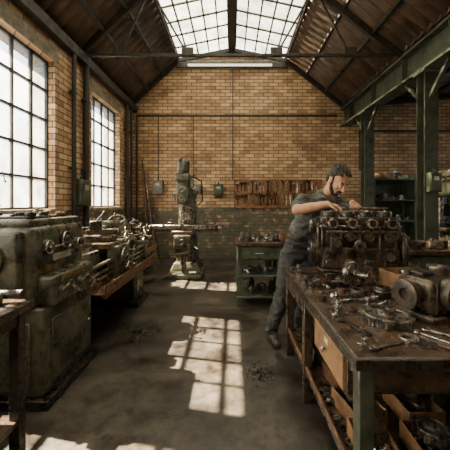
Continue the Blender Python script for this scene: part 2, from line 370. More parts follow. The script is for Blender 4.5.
def ebox(name,loc,s,m,rz=0):
    b=B(name,loc,rz); b.box((0,0,0),s,m,bev=.01); b.box((0,-s[1]/2-.005,0),(s[0]*.85,.01,s[2]*.85),m,bev=.003)
    b.lever((s[0]/2,-.02,0),(s[0]/2+.05,-.04,.06),steel,red); b.cyl((0,0,s[2]/2),(0,0,s[2]/2+.06),.02,truss); b.box((0,-s[1]/2-.012,s[2]*.2),(s[0]*.4,.004,s[2]*.2),paper,bev=0); return b.done()
ebox('switch_box',(-1.9,7.72,1.85),(.26,.16,.36),greybox)
ebox('switch_box',(-1.0,7.72,1.8),(.4,.16,.22),greybox)
ebox('switch_box',(-.35,7.72,1.78),(.24,.16,.3),green2)
ebox('switch_box',(-2.48,4.95,1.62),(.28,.16,.42),green2,rz=pi/2)
ebox('switch_box',(2.93,4.35,1.75),(.18,.09,.28),green2)
b=B('leaning_steel_bars')
for i in range(4): b.cyl((-2.05+i*.1,7.35,0),(-2.3+i*.05,7.68,2.55-i*.3),.02,[rust,dark,steel,dark][i],seg=8)
b.done()
# ---------------------------------------------------------------- lathes
def lathe(name,loc,L=2.5,sc=1):
    b=B(name,loc)
    b.bb(.08,.92,-.02,.78,0,.07,dark); b.bb(.12,.87,.02,.74,.07,.7,green,bev=.02)
    b.bb(.865,.885,.1,.66,.14,.6,green,bev=.01); b.lever((.885,.6,.4),(.91,.6,.4),steel,steel)
    for i in range(5): b.bb(.88,.89,.2,.5,.2+i*.03,.213+i*.03,dark,bev=0)
    b.bb(.2,.78,.0,.02,.12,.6,green,bev=.01)
    b.bb(.1,.9,L-.5,L,0,.07,dark); b.bb(.16,.84,L-.46,L-.04,.07,.56,green,bev=.02)
    b.bb(.83,.85,L-.4,L-.1,.14,.5,green)
    z=.56; b.bb(0.0,1.0,.76,L+.02,z,z+.015,rust)
    b.bb(.985,1.0,.76,L+.02,z+.01,z+.1,rust); b.bb(.0,.015,.76,L+.02,z+.01,z+.1,rust); b.bb(0,1.0,L,L+.02,z+.01,z+.1,rust)
    b.beam((.98,.76,z-.01),(.98,L,z-.01),.03,.03,rust)
    for i in range(700):
        x=R.uniform(.04,.96); y=R.uniform(.8,L-.06); a=R.uniform(0,6)
        b.torus((x,y,z+.02+R.uniform(0,.05)),(math.cos(a),math.sin(a),R.uniform(-1,1)),R.uniform(.01,.028),.003,R.choice([dark,steel,rust,bright,dark]),seg=7,k=4)
    for x0 in (.3,.58):
        b.bb(x0,x0+.13,.7,L-.02,.6,.9,green,bev=.01); b.bb(x0-.02,x0+.15,.7,L-.02,.89,.93,steel)
        b.box((x0+.065,(L+.7)/2,.935),(.04,L-.74,.04),steel,rot=(0,pi/4,0),bev=0)
    y=.85
    while y<L-.1: b.bb(.4,.6,y-.02,y+.02,.7,.86,green); y+=.25
    b.bb(.14,.8,.0,.74,.68,1.28,green,bev=.045); b.bb(.17,.77,.03,.71,1.27,1.33,green,bev=.025); b.bb(.22,.7,.1,.64,1.325,1.35,dark,bev=.01)
    b.bb(.2,.74,-.06,.01,.72,1.25,green,bev=.04)
    b.cyl((.52,-.06,1.06),(.52,-.085,1.06),.13,green); b.ring((.52,-.1,1.06),(0,1,0),.075,.035,.07,steel)
    b.bolt((.26,-.06,1.19),(0,-1,0),.018,steel); b.bolt((.68,-.06,.78),(0,-1,0),.018,steel); b.bolt((.26,-.06,.78),(0,-1,0),.018,steel)
    for (y,z,r) in ((.16,1.12,.055),(.4,1.15,.08),(.6,1.1,.045)):
        b.cyl((.79,y,z),(.83,y,z),r,steel if r<.06 else dark,seg=26); b.torus((.83,y,z),(1,0,0),r*.85,.006,bright); b.cyl((.82,y,z),(.86,y,z),r*.5,steel)
        a=R.uniform(0,6); b.lever((.85,y,z),(.88,y+.12*math.cos(a),z+.12*math.sin(a)),bright)
    b.bb(.8,.805,.24,.5,1.0,1.05,paper,bev=0); b.bb(.8,.806,.08,.3,.93,.98,brass,bev=0)
    b.bb(.76,.92,.06,.68,.7,.92,green,bev=.025)
    for i in range(4):
        y=.14+i*.15; b.cyl((.915,y,.8),(.935,y,.8),.035,steel); b.lever((.93,y,.8),(.985,y+.03,.8-.06 if i%2 else .86),bright)
    b.bb(.915,.922,.15,.55,.865,.9,brass,bev=0)
    for i in range(4): b.bolt((.25+.15*i,.15,1.35),(0,0,1),.016,steel)
    for y in (.08,.66):
        for z in (.75,1.24): b.bolt((.8,y,z),(1,0,0),.014,steel)
    b.lever((.3,.3,1.35),(.36,.26,1.43)); b.rev([(0,0),(.03,0),(.03,.04),(0,.05)],(.6,.5,1.345),(0,0,1),brass,14)
    clutter(b,.2,.74,.1,.7,1.351,9,.05,.09,(0,1,2,9,7,5))
    b.cyl((.5,.74,1.1),(.5,.79,1.1),.09,steel)
    b.rev([(0,0),(.18,0),(.185,.01),(.185,.11),(.17,.13),(.05,.13),(.05,.1),(0,.1)],(.5,.79,1.12),(0,1,0),cast,32)
    for i in range(3):
        a=2*pi*i/3+.5; d=Vector((math.cos(a),0,math.sin(a))); p=Vector((.5,.95,1.12))+d*.1; b.box(p,(.035,.08,.12),steel,rot=(0,-a+pi/2,0))
    b.cyl((.5,.9,1.12),(.5,1.45,1.12),.03,bright)
    y0=1.25 if sc==1 else 1.0
    b.bb(.22,.86,y0-.02,y0+.46,.93,1.0,cast,bev=.012); b.bb(.8,.92,y0,y0+.42,.6,.96,green,bev=.02)
    b.bb(.25,.8,y0+.12,y0+.32,1.0,1.06,cast,bev=.01); b.cyl((.72,y0+.22,1.06),(.72,y0+.22,1.08),.09,steel)
    b.box((.68,y0+.2,1.11),(.34,.11,.06),cast,rot=(0,0,.35)); b.box((.6,y0+.18,1.19),(.13,.13,.1),dark,rot=(0,0,.35))
    for i in (-1,1):
        for j in (-1,1): b.bolt((.6+i*.04,y0+.18+j*.04,1.24),(0,0,1),.013,steel,.025)
    b.lever((.6,y0+.18,1.24),(.72,y0+.12,1.34)); b.box((.5,y0+.08,1.16),(.13,.03,.03),steel,rot=(0,0,.3))
    b.wheel((.97,y0+.12,.82),(1,0,0),.12,steel,black); b.wheel((.95,y0+.22,1.03),(1,0,0),.08,steel,black,2)
    b.wheel((.9,y0+.3,1.11),(1,.35,0),.055,steel,black,2)
    b.lever((.93,y0+.34,.84),(.98,y0+.38,.74)); b.cyl((.92,y0+.3,.7),(.95,y0+.3,.7),.03,steel)
    b.lever((.93,y0+.42,.72),(.97,y0+.46,.9),kr=.02)
    for x,zz,r in ((.86,.82,.018),(.86,.74,.014),(.86,.68,.014)): b.cyl((x,.6,zz),(x,L-.1,zz),r,bright,seg=10)
    b.bb(.7,.9,L-.14,L-.04,.6,.88,green,bev=.01)
    t=L-.62
    b.bb(.3,.74,t,t+.3,.93,1.0,green,bev=.01); b.bb(.38,.64,t+.03,t+.27,.98,1.12,green,bev=.02,taper=(.8,.95))
    b.cyl((.5,t-.02,1.12),(.5,t+.36,1.12),.085,green); b.cyl((.5,t-.14,1.12),(.5,t,1.12),.035,bright); b.cyl((.5,t-.2,1.12),(.5,t-.14,1.12),.001,bright,r2=.03)
    b.wheel((.5,t+.42,1.12),(0,1,0),.15,steel,black); b.lever((.56,t+.08,1.15),(.62,t+.03,1.3)); b.lever((.6,t+.22,1.08),(.72,t+.26,1.2))
    o=b.done(); o.scale=(sc,sc,sc); return o
lathe('metal_lathe',(-2.2,2.1,0),2.55)
lathe('metal_lathe',(-2.5,4.8,0),2.1,.85)
def bench_frame(b,x0,x1,y0,y1,h,tm,lm,leg=.06,shelf=.22,t=.05):
    b.bb(x0,x1,y0,y1,h-t,h,tm,bev=.006)
    for x in (x0+.03,x1-.03-leg):
        for y in (y0+.03,y1-.03-leg): b.bb(x,x+leg,y,y+leg,0,h-t,lm,bev=.004)
    b.bb(x0+.04,x1-.04,y0+.04,y0+.06,h-t-.08,h-t,lm); b.bb(x0+.04,x1-.04,y1-.06,y1-.04,h-t-.08,h-t,lm)
    b.bb(x0+.04,x0+.06,y0+.05,y1-.05,h-t-.08,h-t,lm); b.bb(x1-.06,x1-.04,y0+.05,y1-.05,h-t-.08,h-t,lm)
    if shelf: b.bb(x0+.04,x1-.04,y0+.04,y1-.04,shelf-.03,shelf,tm,bev=.003)
b=B('side_table',(-1.72,1.58,0)); bench_frame(b,-.55,.55,-.2,.2,.88,woodd,dark); b.done()
b=B('machine_handles',(-1.72,1.58,.881)); clutter(b,-.5,.5,-.18,.18,0,20,.06,.11,(2,2,4,5,0,9))
b.cyl((.1,-.1,.09),(.54,-.05,.09),.018,steel); b.cyl((.2,.1,.05),(.52,.14,.05),.025,dark); b.done()
# ---------------------------------------------------------------- milling machine
b=B('milling_machine',(-.93,6.15,0)); g=green
b.bb(-.36,.36,-.5,.42,0,.09,g,bev=.02); b.box((0,.1,.17),(.62,.62,.18),g,bev=.03,taper=(.75,.85))
b.box((0,.18,.85),(.42,.46,1.3),g,bev=.04,taper=(.72,.85)); b.bb(-.12,.12,-.08,.0,.25,1.42,steel)
b.bb(-.17,-.165,.05,.35,.4,.8,dark); b.cyl((0,-.33,.08),(0,-.33,.6),.045,steel)
b.box((0,-.28,.72),(.34,.5,.26),g,bev=.03); b.box((0,-.28,.55),(.26,.36,.14),g,bev=.03,taper=(1.2,1.2)); b.bb(-.21,.21,-.5,-.06,.84,.92,cast,bev=.01)
b.bb(-.6,.6,-.44,-.16,.94,1.03,steel,bev=.01); b.bb(-.56,.56,-.42,-.18,.91,.95,cast)
for y in (-.38,-.3,-.22): b.bb(-.59,.59,y-.008,y+.008,1.028,1.036,dark,bev=0)
for sx in (-1,1):
    b.bb(sx*.6,sx*.66,-.4,-.2,.9,1.02,cast,bev=.01); b.cyl((sx*.66,-.3,.96),(sx*.7,-.3,.96),.03,steel); b.wheel((sx*.72,-.3,.96),(sx,0,0),.08,steel,black,2)
b.wheel((-.05,-.58,.75),(0,-1,0),.085,steel,black); b.cyl((-.05,-.52,.75),(-.05,-.58,.75),.025,steel)
b.lever((.18,-.5,.66),(.3,-.62,.6),kr=.02); b.cyl((.12,-.52,.66),(.12,-.6,.66),.02,steel)
b.box((.1,-.3,1.08),(.2,.16,.09),cast,bev=.01); b.lever((.1,-.38,1.08),(.02,-.48,1.1)); b.box((-.25,-.3,1.05),(.12,.1,.05),dark)
b.cyl((0,.15,1.48),(0,.15,1.6),.17,g); b.bb(-.13,.13,-.25,.6,1.58,1.74,g,bev=.03); b.bb(-.08,.08,-.24,.5,1.73,1.77,steel)
b.cyl((0,-.22,1.66),(0,-.32,1.66),.12,cast)
b.bb(-.12,.12,-.5,-.3,1.42,1.86,g,bev=.04); b.box((0,-.4,1.93),(.28,.3,.16),g,bev=.04)
b.cyl((0,-.4,2.0),(0,-.4,2.05),.12,dark)
b.rev([(0,0),(.11,0),(.11,.02),(.12,.03),(.12,.2),(.11,.22),(.06,.27),(0,.27)],(0,-.4,2.04),(0,0,1),g,24)
for i in range(5): b.torus((0,-.4,2.08+i*.035),(0,0,1),.12,.006,steel)
b.cyl((0,-.4,1.42),(0,-.4,1.28),.06,steel); b.cyl((0,-.4,1.28),(0,-.4,1.17),.035,bright,r2=.025); b.cyl((0,-.4,1.17),(0,-.4,1.1),.012,steel)
b.wheel((-.16,-.42,1.56),(-1,0,0),.07,steel,black); b.lever((.12,-.42,1.58),(.28,-.5,1.66),kr=.02); b.lever((.12,-.42,1.7),(.2,-.46,1.8)); b.wheel((0,-.54,1.52),(0,-1,0),.05,bright,black,2)
b.ring((0,-.51,1.72),(0,1,0),.06,.03,.03,steel)
b.bb(.13,.2,-.46,-.36,1.74,1.9,greybox,bev=.01); b.lever((.1,-.3,1.88),(.2,-.36,1.98))
b.tube([(.1,.4,1.3),(.3,.3,1.5),(.3,0,1.9),(.15,-.25,1.98)],.013,black)
b.bb(.2,.34,.1,.24,1.0,1.3,greybox,bev=.01)
b.done()
# ---------------------------------------------------------------- tool board
b=B('tool_board',(1.19,7.79,1.69))
b.bb(-1.12,1.12,-.03,0,-.36,.36,pegm,bev=.004)
for z in (-.36,.35): b.bb(-1.14,1.14,-.05,0,z-.02,z+.02,wood)
for x in (-1.12,0,1.12): b.bb(x-.02,x+.02,-.05,0,-.36,.36,wood)
b.bb(-1.1,1.1,-.07,-.03,.0,.02,wood)
x=-1.04; P=b.pre
while x<1.05:
    for zt in (.3,-.03):
        L=R.uniform(.2,.3); k=R.random(); m=R.choice([dark,black,steel,bright,dark])
        if abs(x)<.05: continue
        if k<.4:
            b.pre=P@Matrix.Translation((x,-.06,zt-L/2))@Matrix.Rotation(pi/2,4,'X')@Matrix.Rotation(pi/2,4,'Z'); b.wrench(0,0,0,0,L,m,w=.034); b.pre=P
        elif k<.6:
            b.cyl((x,-.055,zt-L),(x,-.055,zt-.03),.014,black,seg=8); b.box((x,-.055,zt-.03),(.12,.04,.05),m)
        elif k<.8:
            b.cyl((x,-.055,zt),(x,-.055,zt-.1),.02,R.choice([red,paper,black]),seg=10); b.cyl((x,-.055,zt-.1),(x,-.055,zt-L),.01,bright,seg=8)
        else:
            b.ring((x,-.05,zt-.07),(0,1,0),.06,.035,.02,m,16); b.bb(x-.014,x+.014,-.06,-.045,zt-.26,zt-.12,m)
    x+=R.uniform(.08,.11)
b.done()
# ---------------------------------------------------------------- benches
def drawer_bench(name,loc,w,d,h,seed,rz=0,tm=woodd):
    b=B(name,loc,rz)
    b.bb(-w/2,w/2,0,d,h-.05,h,tm)
    for x in (-w/2+.02,-.03,w/2-.08):
        for y in (.03,d-.09): b.bb(x,x+.06,y,y+.06,0,h-.05,green2)
    b.bb(-w/2+.02,w/2-.02,.02,d-.02,.12,.15,green2); b.bb(-w/2+.02,w/2-.02,.02,d-.02,.42,.44,green2)
    b.bb(-w/2+.03,w/2-.03,.05,d-.03,h-.25,h-.05,green2)
    n=max(2,int(w/.45))
    for i in range(n):
        xa=-w/2+.05+(w-.1)*i/n; xb=xa+(w-.1)/n-.02
        b.bb(xa,xb,.03,.052,h-.23,h-.07,green2,bev=.004); b.tube([((xa+xb)/2-.05,.03,h-.15),((xa+xb)/2-.05,.005,h-.15),((xa+xb)/2+.05,.005,h-.15),((xa+xb)/2+.05,.03,h-.15)],.006,steel,6)
    b.bb(0.02,w/2-.04,.05,.07,.16,h-.27,green2,bev=.004)
    clutter(b,-w/2+.08,0,.08,d-.1,.15,10,.1,.16,(4,8,6,9,0)); clutter(b,-w/2+.08,0,.08,d-.1,.44,10,.08,.14,(4,8,6,9,0))
    return b.done()
drawer_bench('tool_bench',(.68,4.15,0),1.26,.7,.9,1)
b=B('bench_parts',(.68,4.15,.901)); clutter(b,-.6,.6,.04,.66,0,60,.09,.2,(0,1,2,4,4,6,7,9,8,3)); b.done()
drawer_bench('tool_bench',(2.15,5.3,0),1.3,.6,.95,1)
b=B('bench_parts',(2.15,5.3,.951)); clutter(b,-.6,.6,.04,.56,0,24,.14,.32,(4,8,6,9,7,4)); b.done()
drawer_bench('tool_bench',(2.85,3.45,0),1.7,.65,.9,1)
b=B('bench_parts',(2.85,3.45,.901)); clutter(b,-.82,.3,.04,.6,0,34,.14,.3,(0,1,2,4,4,6,7,9,8)); b.done()
b=B('bench_grinder',(3.42,3.75,.901)); b.box((0,0,.06),(.3,.2,.12),dark,bev=.02); b.cyl((-.16,0,.2),(.16,0,.2),.085,green)
for sx in(-1,1): b.cyl((sx*.16,0,.2),(sx*.22,0,.2),.11,dark); b.ring((sx*.26,0,.2),(1,0,0),.1,.02,.04,sillm); b.cyl((sx*.2,0,.2),(sx*.3,0,.2),.015,steel)
b.done()
def rack(name,loc,w,d,h,n,m=green2):
    b=B(name,loc)
    for x in (-w/2,w/2-.04):
        for y in (0,d-.04): b.bb(x,x+.04,y,y+.04,0,h,m)
    for i in range(n+1):
        z=.1+(h-.14)*i/n; b.bb(-w/2,w/2,0,d,z,z+.025,m)
        if i<n: clutter(b,-w/2+.05,w/2-.05,.05,d-.05,z+.026,int(w*14),.1,min(.26,(h/n)*.5),(4,4,6,8,9,0,7))
    b.bb(-w/2,-w/2+.01,0,d,.1,h,m,bev=0); b.bb(w/2-.01,w/2,0,d,.1,h,m,bev=0); b.bb(-w/2,w/2,d-.01,d,.1,h,m,bev=0)
    clutter(b,-w/2+.05,w/2-.05,.05,d-.05,h,7,.14,.26,(4,6,8))
    return b.done()
rack('parts_cabinet',(3.65,6.7,0),.95,.5,2.0,4)
rack('parts_shelf',(4.95,6.9,0),1.3,.5,1.9,4)
rack('parts_shelf',(5.6,5.2,0),1.2,.5,1.7,4,rust)
b=B('drill_press',(3.75,5.3,0)); b.bb(-.25,.25,-.3,.25,0,.08,g,bev=.02); b.cyl((0,.1,.08),(0,.1,1.95),.05,steel); b.box((0,-.15,1.0),(.4,.36,.05),cast); b.cyl((0,.1,.93),(0,.1,1.07),.08,cast)
b.box((0,-.08,1.72),(.24,.5,.34),g,bev=.05); b.box((0,0,1.95),(.26,.62,.14),g,bev=.05); b.cyl((0,-.2,1.56),(0,-.2,1.4),.04,steel); b.cyl((0,-.2,1.4),(0,-.2,1.3),.03,dark,r2=.015)
b.cyl((0,.32,1.6),(0,.32,1.88),.1,dark); b.wheel((.16,-.15,1.66),(1,0,0),.12,steel,black,3,.04); b.done()
# ---------------------------------------------------------------- main workbench
b=B('workbench',(0,0,0))
x0,x1,y0,y1,H=.5,1.78,1.2,2.93,.83
b.bb(x0,x1,y0,y1,H-.045,H,woodd,bev=.006); b.bb(x0-.008,x0,y0-.008,y1,H-.05,H-.004,dark); b.bb(x0-.008,x1,y0-.008,y0,H-.05,H-.004,dark)
for x in (x0+.02,x1-.09):
    for y in (y0+.03,(y0+y1)/2+.1,y1-.09): b.bb(x,x+.065,y,y+.065,0,H-.045,gcol if y<1.3 else woodd)
b.bb(x0+.02,x0+.04,y0+.1,y1-.03,H-.12,H-.045,woodd); b.bb(x0+.08,x1-.08,y0+.03,y0+.05,H-.16,H-.045,woodd); b.bb(x0+.05,x1-.05,y1-.05,y1-.03,H-.14,H-.045,woodd)
b.bb(x0+.03,x1-.03,y0+.04,y1-.04,.21,.24,woodd)
b.bb(x0+.03,x0+.05,y0+.08,y1-.04,.24,.27,rust)
def drw(ya,yb,za,zb,m,f):
    b.bb(x0+.01,x0+.5,ya,yb,za,zb,m,bev=.004); b.bb(x0-.008,x0+.012,ya+.01,yb-.01,za+.01,zb-.01,f,bev=.004)
    ym=(ya+yb)/2; zm=(za+zb)/2; b.cyl((x0-.01,ym,zm),(x0-.02,ym,zm),.008,steel,seg=8); b.sph((x0-.028,ym,zm),.014,steel)
    b.bb(x0-.012,x0-.008,ym-.03,ym+.03,zm+.03,zm+.055,paper,bev=0)
drw(y0+.13,1.8,.6,H-.05,woodd,wood)
b.bb(x0+.01,x0+.03,2.17,2.85,.66,H-.05,woodd)
b.done()
b=B('shelf_parts',(0,0,.242))
for (x,y,s) in ((.68,1.45,.16),(.95,1.42,.17),(1.25,1.42,.17),(.72,1.72,.17),(1.03,1.72,.18),(1.35,1.72,.18),(.72,2.35,.18),(.72,2.65,.17),(1.05,2.4,.2),(.74,2.02,.16)): item(b,8,x,y,0,R.uniform(-.2,.2)+pi/2,s)
for (x,y,s) in ((.95,1.43,.15),(.7,1.48,.13),(.72,1.72,.14),(1.03,1.75,.17),(.72,2.5,.16),(1.25,1.45,.16)): item(b,R.choice((4,9,1,7)),x,y,.105,R.uniform(0,6),s)
clutter(b,1.5,1.7,1.25,2.8,0,12,.12,.2,(4,8,9,6)); clutter(b,.56,.62,1.3,2.8,0,12,.04,.06,(4,9,1,0))
b.done()
b=B('steel_box',(1.24,1.1,0)); b.bb(-.13,.13,-.06,.06,0,.55,green2,bev=.01); b.bb(-.11,.11,-.067,-.058,.05,.48,green2); b.lever((.08,-.06,.4),(.08,-.1,.4),steel,steel); b.done()
# ---------------------------------------------------------------- engine
EX,EY,EZ=1.07,2.6,H+.001
b=B('engine_block',(EX,EY,EZ),rz=-.12)
for x in (-.25,.25): b.bb(x-.05,x+.05,-.2,.2,0,.05,woodd)
b.bb(-.34,.34,-.19,.19,.05,.075,cast)
for i in range(9):
    for sy in (-1,1): b.bolt((-.31+i*.0775,sy*.178,.075),(0,0,1),.012,steel)
b.box((0,0,.165),(.66,.34,.18),cast,bev=.02,taper=(.98,.82))
b.bb(-.32,.32,-.13,.13,.25,.42,cast,bev=.015)
b.bb(-.34,.34,-.15,.15,.41,.435,steel); b.bb(-.33,.33,-.14,.14,.435,.5,cast,bev=.012)
for i in range(4):
    x=-.24+i*.16
    b.rev([(0,.0),(.062,0),(.062,.035),(.055,.045),(.042,.045),(.04,.02),(0,.02)],(x,-.02,.5),(0,0,1),dark,22)
    b.torus((x,-.02,.542),(0,0,1),.048,.007,bright); b.cyl((x,-.02,.515),(x,-.02,.55),.012,bright,seg=8)
    b.cyl((x,-.125,.34),(x,-.138,.34),.042,steel,seg=20); b.torus((x,-.138,.34),(0,1,0),.04,.006,cast)
    b.bb(x-.088,x-.072,-.155,-.12,.1,.42,cast,bev=.005)
    b.cyl((x,-.14,.47),(x,-.2,.45),.034,cast,seg=16); b.ring((x,-.2,.45),(0,-1,.3),.042,.024,.014,steel,18); b.box((x,-.16,.465),(.1,.014,.075),dark,rot=(-.25,0,0))
    for sx in (-1,1): b.bolt((x+sx*.04,-.165,.465),(0,-1,0),.009,bright)
    for sy in (-1,1): b.bolt((x+.08,sy*.11,.5),(0,0,1),.014,steel,.022)
    b.cyl((x,-.17,.2),(x,-.158,.2),.035,dark); b.box((x,-.168,.12),(.11,.02,.07),cast,bev=.01)
    b.cyl((x+.04,.06,.5),(x+.04,.06,.56),.016,steel,seg=10); b.cyl((x-.04,.06,.5),(x-.04,.06,.55),.02,dark,seg=10)
b.cyl((-.32,.06,.57),(.3,.06,.57),.012,steel)
b.tube([(-.3,-.17,.385),(.3,-.17,.385)],.01,steel,8); b.tube([(.28,-.14,.49),(.3,-.2,.42),(.25,-.2,.2),(.2,-.2,.15)],.012,dark,8)
b.cyl((.315,-.02,.46),(.37,-.02,.46),.04,cast); b.cyl((-.33,0,.2),(-.37,0,.2),.13,cast,seg=28); b.ring((-.39,0,.2),(1,0,0),.11,.04,.04,dark); b.cyl((-.36,0,.2),(-.43,0,.2),.028,steel)
b.box((-.345,0,.34),(.03,.24,.22),cast,bev=.012); b.cyl((-.36,0,.42),(-.39,0,.42),.07,dark); b.ring((-.4,0,.42),(1,0,0),.06,.02,.02,steel)
b.box((.345,0,.2),(.03,.36,.28),cast,bev=.012); b.ring((.375,0,.2),(1,0,0),.15,.09,.04,cast,28)
b.cyl((.2,-.17,.2),(.2,-.25,.2),.05,dark); b.cyl((.2,-.25,.2),(.2,-.27,.2),.035,steel)
b.box((-.22,-.2,.28),(.1,.08,.13),dark,bev=.015); b.cyl((-.22,-.24,.3),(-.22,-.28,.3),.03,steel)
b.cyl((-.02,-.17,.27),(-.02,-.2,.27),.045,dark,seg=22); b.ring((-.02,-.2,.27),(0,1,0),.05,.02,.02,steel)
o=b.done(); o.scale=(.95,1,1)
# ---------------------------------------------------------------- things on the bench
Z=H+.001
b=B('parts_crate',(1.3,2.2,Z),rz=.1); item(b,8,0,0,0,0,.22); b.done()
b=B('gearbox_casting',(1.14,1.68,Z),rz=.3)
b.bb(-.17,.17,-.12,.12,0,.03,cast,bev=.008); b.box((0,0,.12),(.3,.2,.19),cast,bev=.035)
b.cyl((-.02,-.09,.14),(-.02,-.15,.14),.085,cast,seg=26); b.ring((-.02,-.16,.14),(0,1,0),.075,.035,.03,steel); b.cyl((-.02,-.15,.14),(-.02,-.2,.14),.02,steel)
b.cyl((.14,0,.14),(.22,0,.14),.07,cast,seg=24); b.ring((.225,0,.14),(1,0,0),.06,.03,.02,steel)
b.cyl((-.15,0,.13),(-.21,0,.13),.06,cast); b.ring((-.22,0,.13),(1,0,0),.08,.03,.02,cast)
b.cyl((.04,.02,.21),(.04,.02,.25),.06,cast); b.ring((.04,.02,.255),(0,0,1),.055,.03,.014,steel)
for i in range(8):
    a=i*pi/4; b.bolt((-.02+.066*math.cos(a),-.15,.14+.066*math.sin(a)),(0,-1,0),.008,steel)
for i in (-1,1):
    for j in (-1,1): b.bolt((i*.15,j*.1,.03),(0,0,1),.012,steel)
for i in range(5): b.bb(-.12+i*.055,-.11+i*.055,-.108,-.09,.04,.2,cast,bev=.003)
b.box((-.08,.03,.225),(.09,.1,.03),dark,bev=.01); b.done()
b=B('large_gear',(.81,1.58,Z+.019),rz=.2); b.gear((0,0,0),(0,0,1),.135,.036,steel,teeth=40,hub=.36,hubh=2.6,bore=.18)
for i in range(5):
    a=i*2*pi/5; b.cyl((.08*math.cos(a),.08*math.sin(a),.018),(.08*math.cos(a),.08*math.sin(a),.02),.016,dark,seg=14)
b.done()
b=B('steel_ring',(.8,1.36,Z+.007)); b.ring((0,0,0),(0,0,1),.042,.028,.014,bright,28); b.done()
b=B('bearing_sleeve',(.98,1.95,Z)); b.rev([(.025,.0),(.045,0),(.048,.005),(.048,.07),(.045,.075),(.028,.075),(.025,.0)],(0,0,0),(0,0,1),dark,26); b.torus((0,0,.05),(0,0,1),.048,.004,steel); b.done()
b=B('flywheel_assembly',(.9,2.24,Z))
b.gear((0,0,.09),(.5,-1,.15),.09,.03,steel,teeth=26,hubh=3); b.cyl((.02,-.04,.09),(.07,-.12,.1),.018,steel)
b.gear((.13,.03,.07),(.2,-1,.1),.07,.03,steel,teeth=20); b.cyl((-.1,.05,.03),(.2,.08,.03),.022,steel); b.cyl((-.16,0,.025),(-.04,-.03,.025),.024,dark)
b.gear((-.12,-.04,.04),(1,-.5,.1),.04,.03,cast,teeth=16); b.done()
b=B('connecting_rods',(.76,1.88,Z))
for (x,y,a) in ((0,0,.15),(.1,-.09,.5)):
    P=b.pre; b.pre=P@Matrix.Translation((x,y,.012))@Matrix.Rotation(a,4,'Z')
    b.box((0,0,0),(.17,.016,.014),bright,bev=.003); b.ring((-.1,0,0),(0,0,1),.03,.02,.022,bright); b.ring((.1,0,0),(0,0,1),.019,.011,.022,bright); b.pre=P
b.done()
b=B('wrenches'); b.loc=(0,0,Z)
b.wrench(1.02,1.38,0,-.75,.26,bright,.02); b.wrench(.93,1.36,.0,-1.0,.2,bright,.015); b.wrench(.68,2.1,0,.5,.18,steel,.015); b.wrench(.6,1.72,0,1.1,.17,bright,.015); b.wrench(.66,2.4,0,.9,.18,steel,.014)
b.wrench(1.12,1.29,.0,-.55,.22,steel,.018); b.wrench(.61,1.48,.0,1.9,.18,dark,.016); b.wrench(.68,1.3,.0,.35,.2,steel,.017)
b.done()
b=B('machine_parts',(0,0,Z))
AV=[(.81,1.58,.15),(1.14,1.68,.24),(.8,1.36,.05),(.98,1.95,.06),(.9,2.24,.11),(1.02,2.26,.09),(.8,2.22,.07),(.76,1.88,.08),(.66,1.87,.05),(.86,1.8,.07),(.94,1.84,.05),(1.02,1.38,.06),(.93,1.36,.06),(1.08,1.32,.06),(1.15,1.28,.08),(.98,1.42,.06),(1.3,2.2,.19),(.68,2.1,.05),(.62,2.07,.05),(.74,2.13,.05),(.66,2.4,.06),(.6,1.72,.05),(.62,1.78,.05),(.57,1.66,.05),(.61,1.48,.07),(.68,1.3,.08)]
clutter(b,.53,1.76,1.75,2.33,0,60,.05,.11,(0,1,2,3,4,7,9,9,2),AV)
clutter(b,.53,.68,2.3,2.88,0,14,.05,.09,(0,1,4,7,9),AV)
clutter(b,1.48,1.76,2.3,2.9,0,8,.1,.18,(4,6,8,9)); clutter(b,.53,1.4,1.25,1.75,0,24,.025,.05,(0,1,2,3,7,9),AV)
clutter(b,1.42,1.76,1.25,1.8,0,8,.08,.14,(4,6,9,1),AV)
b.done()
def debris(name,loc,rx,ry,n):
    b=B(name,loc)
    for i in range(n):
        r=abs(R.gauss(0,.5)); a=R.uniform(0,6.28); x,y=rx*r*math.cos(a),ry*r*math.sin(a); w=R.uniform(0,6)
        b.torus((x,y,.007),(math.cos(w),math.sin(w),R.uniform(.5,2)),R.uniform(.005,.014),.0018,R.choice([dark,steel,dark,stain]),seg=6,k=4)
    b.done()
debris('metal_shavings',(-1.0,3.4,0),.3,.3,500); debris('metal_shavings',(.25,2.55,0),.17,.16,240)
# ---------------------------------------------------------------- mechanic
shirt=M('work_shirt',(.1,.098,.083),(.052,.052,.045),.85,0,9,.3,bscale=90)
trou=M('work_trousers',(.042,.04,.037),(.023,.022,.021),.85,0,8,.3,bscale=90)
skin=M('skin',(.54,.28,.17),(.42,.205,.125),.5,0,10,.08)
hair=M('hair',(.035,.019,.011),(.016,.01,.006),.55,0,40,.8,bscale=120)
boot=M('boot_leather',(.04,.03,.022),None,.5,0,12,.2)
belt=M('belt_leather',(.06,.035,.02),None,.5,0,12,.2)
prims=[]; MB=B('mt')
TAG={'shirt':0,'trou':1,'skin':2,'hair':3,'boot':4,'belt':5}
def ball(T):
    P=MB.pre; MB.pre=T; k=12; MB.rev([(math.sin(pi*i/k) if 0<i<k else 0,-math.cos(pi*i/k)) for i in range(k+1)],(0,0,0),(0,0,1),skin,22); MB.pre=P
def cap(p0,p1,r0,r1,tag):
    p0=Vector(p0);p1=Vector(p1); prims.append(('c',p0,p1,r0,r1,TAG[tag])); MB.cyl(p0,p1,r0,skin,r2=r1,seg=20)
    for p,r in ((p0,r0),(p1,r1)): ball(Matrix.Translation(p)@Matrix.Diagonal((r,r,r,1)))
def ell(c,r,tag,Rm=Matrix.Identity(3)):
    c=Vector(c); prims.append(('e',c,r,Rm.copy(),0,TAG[tag])); ball(Matrix.Translation(c)@Rm.to_4x4()@Matrix.Diagonal((*r,1)))
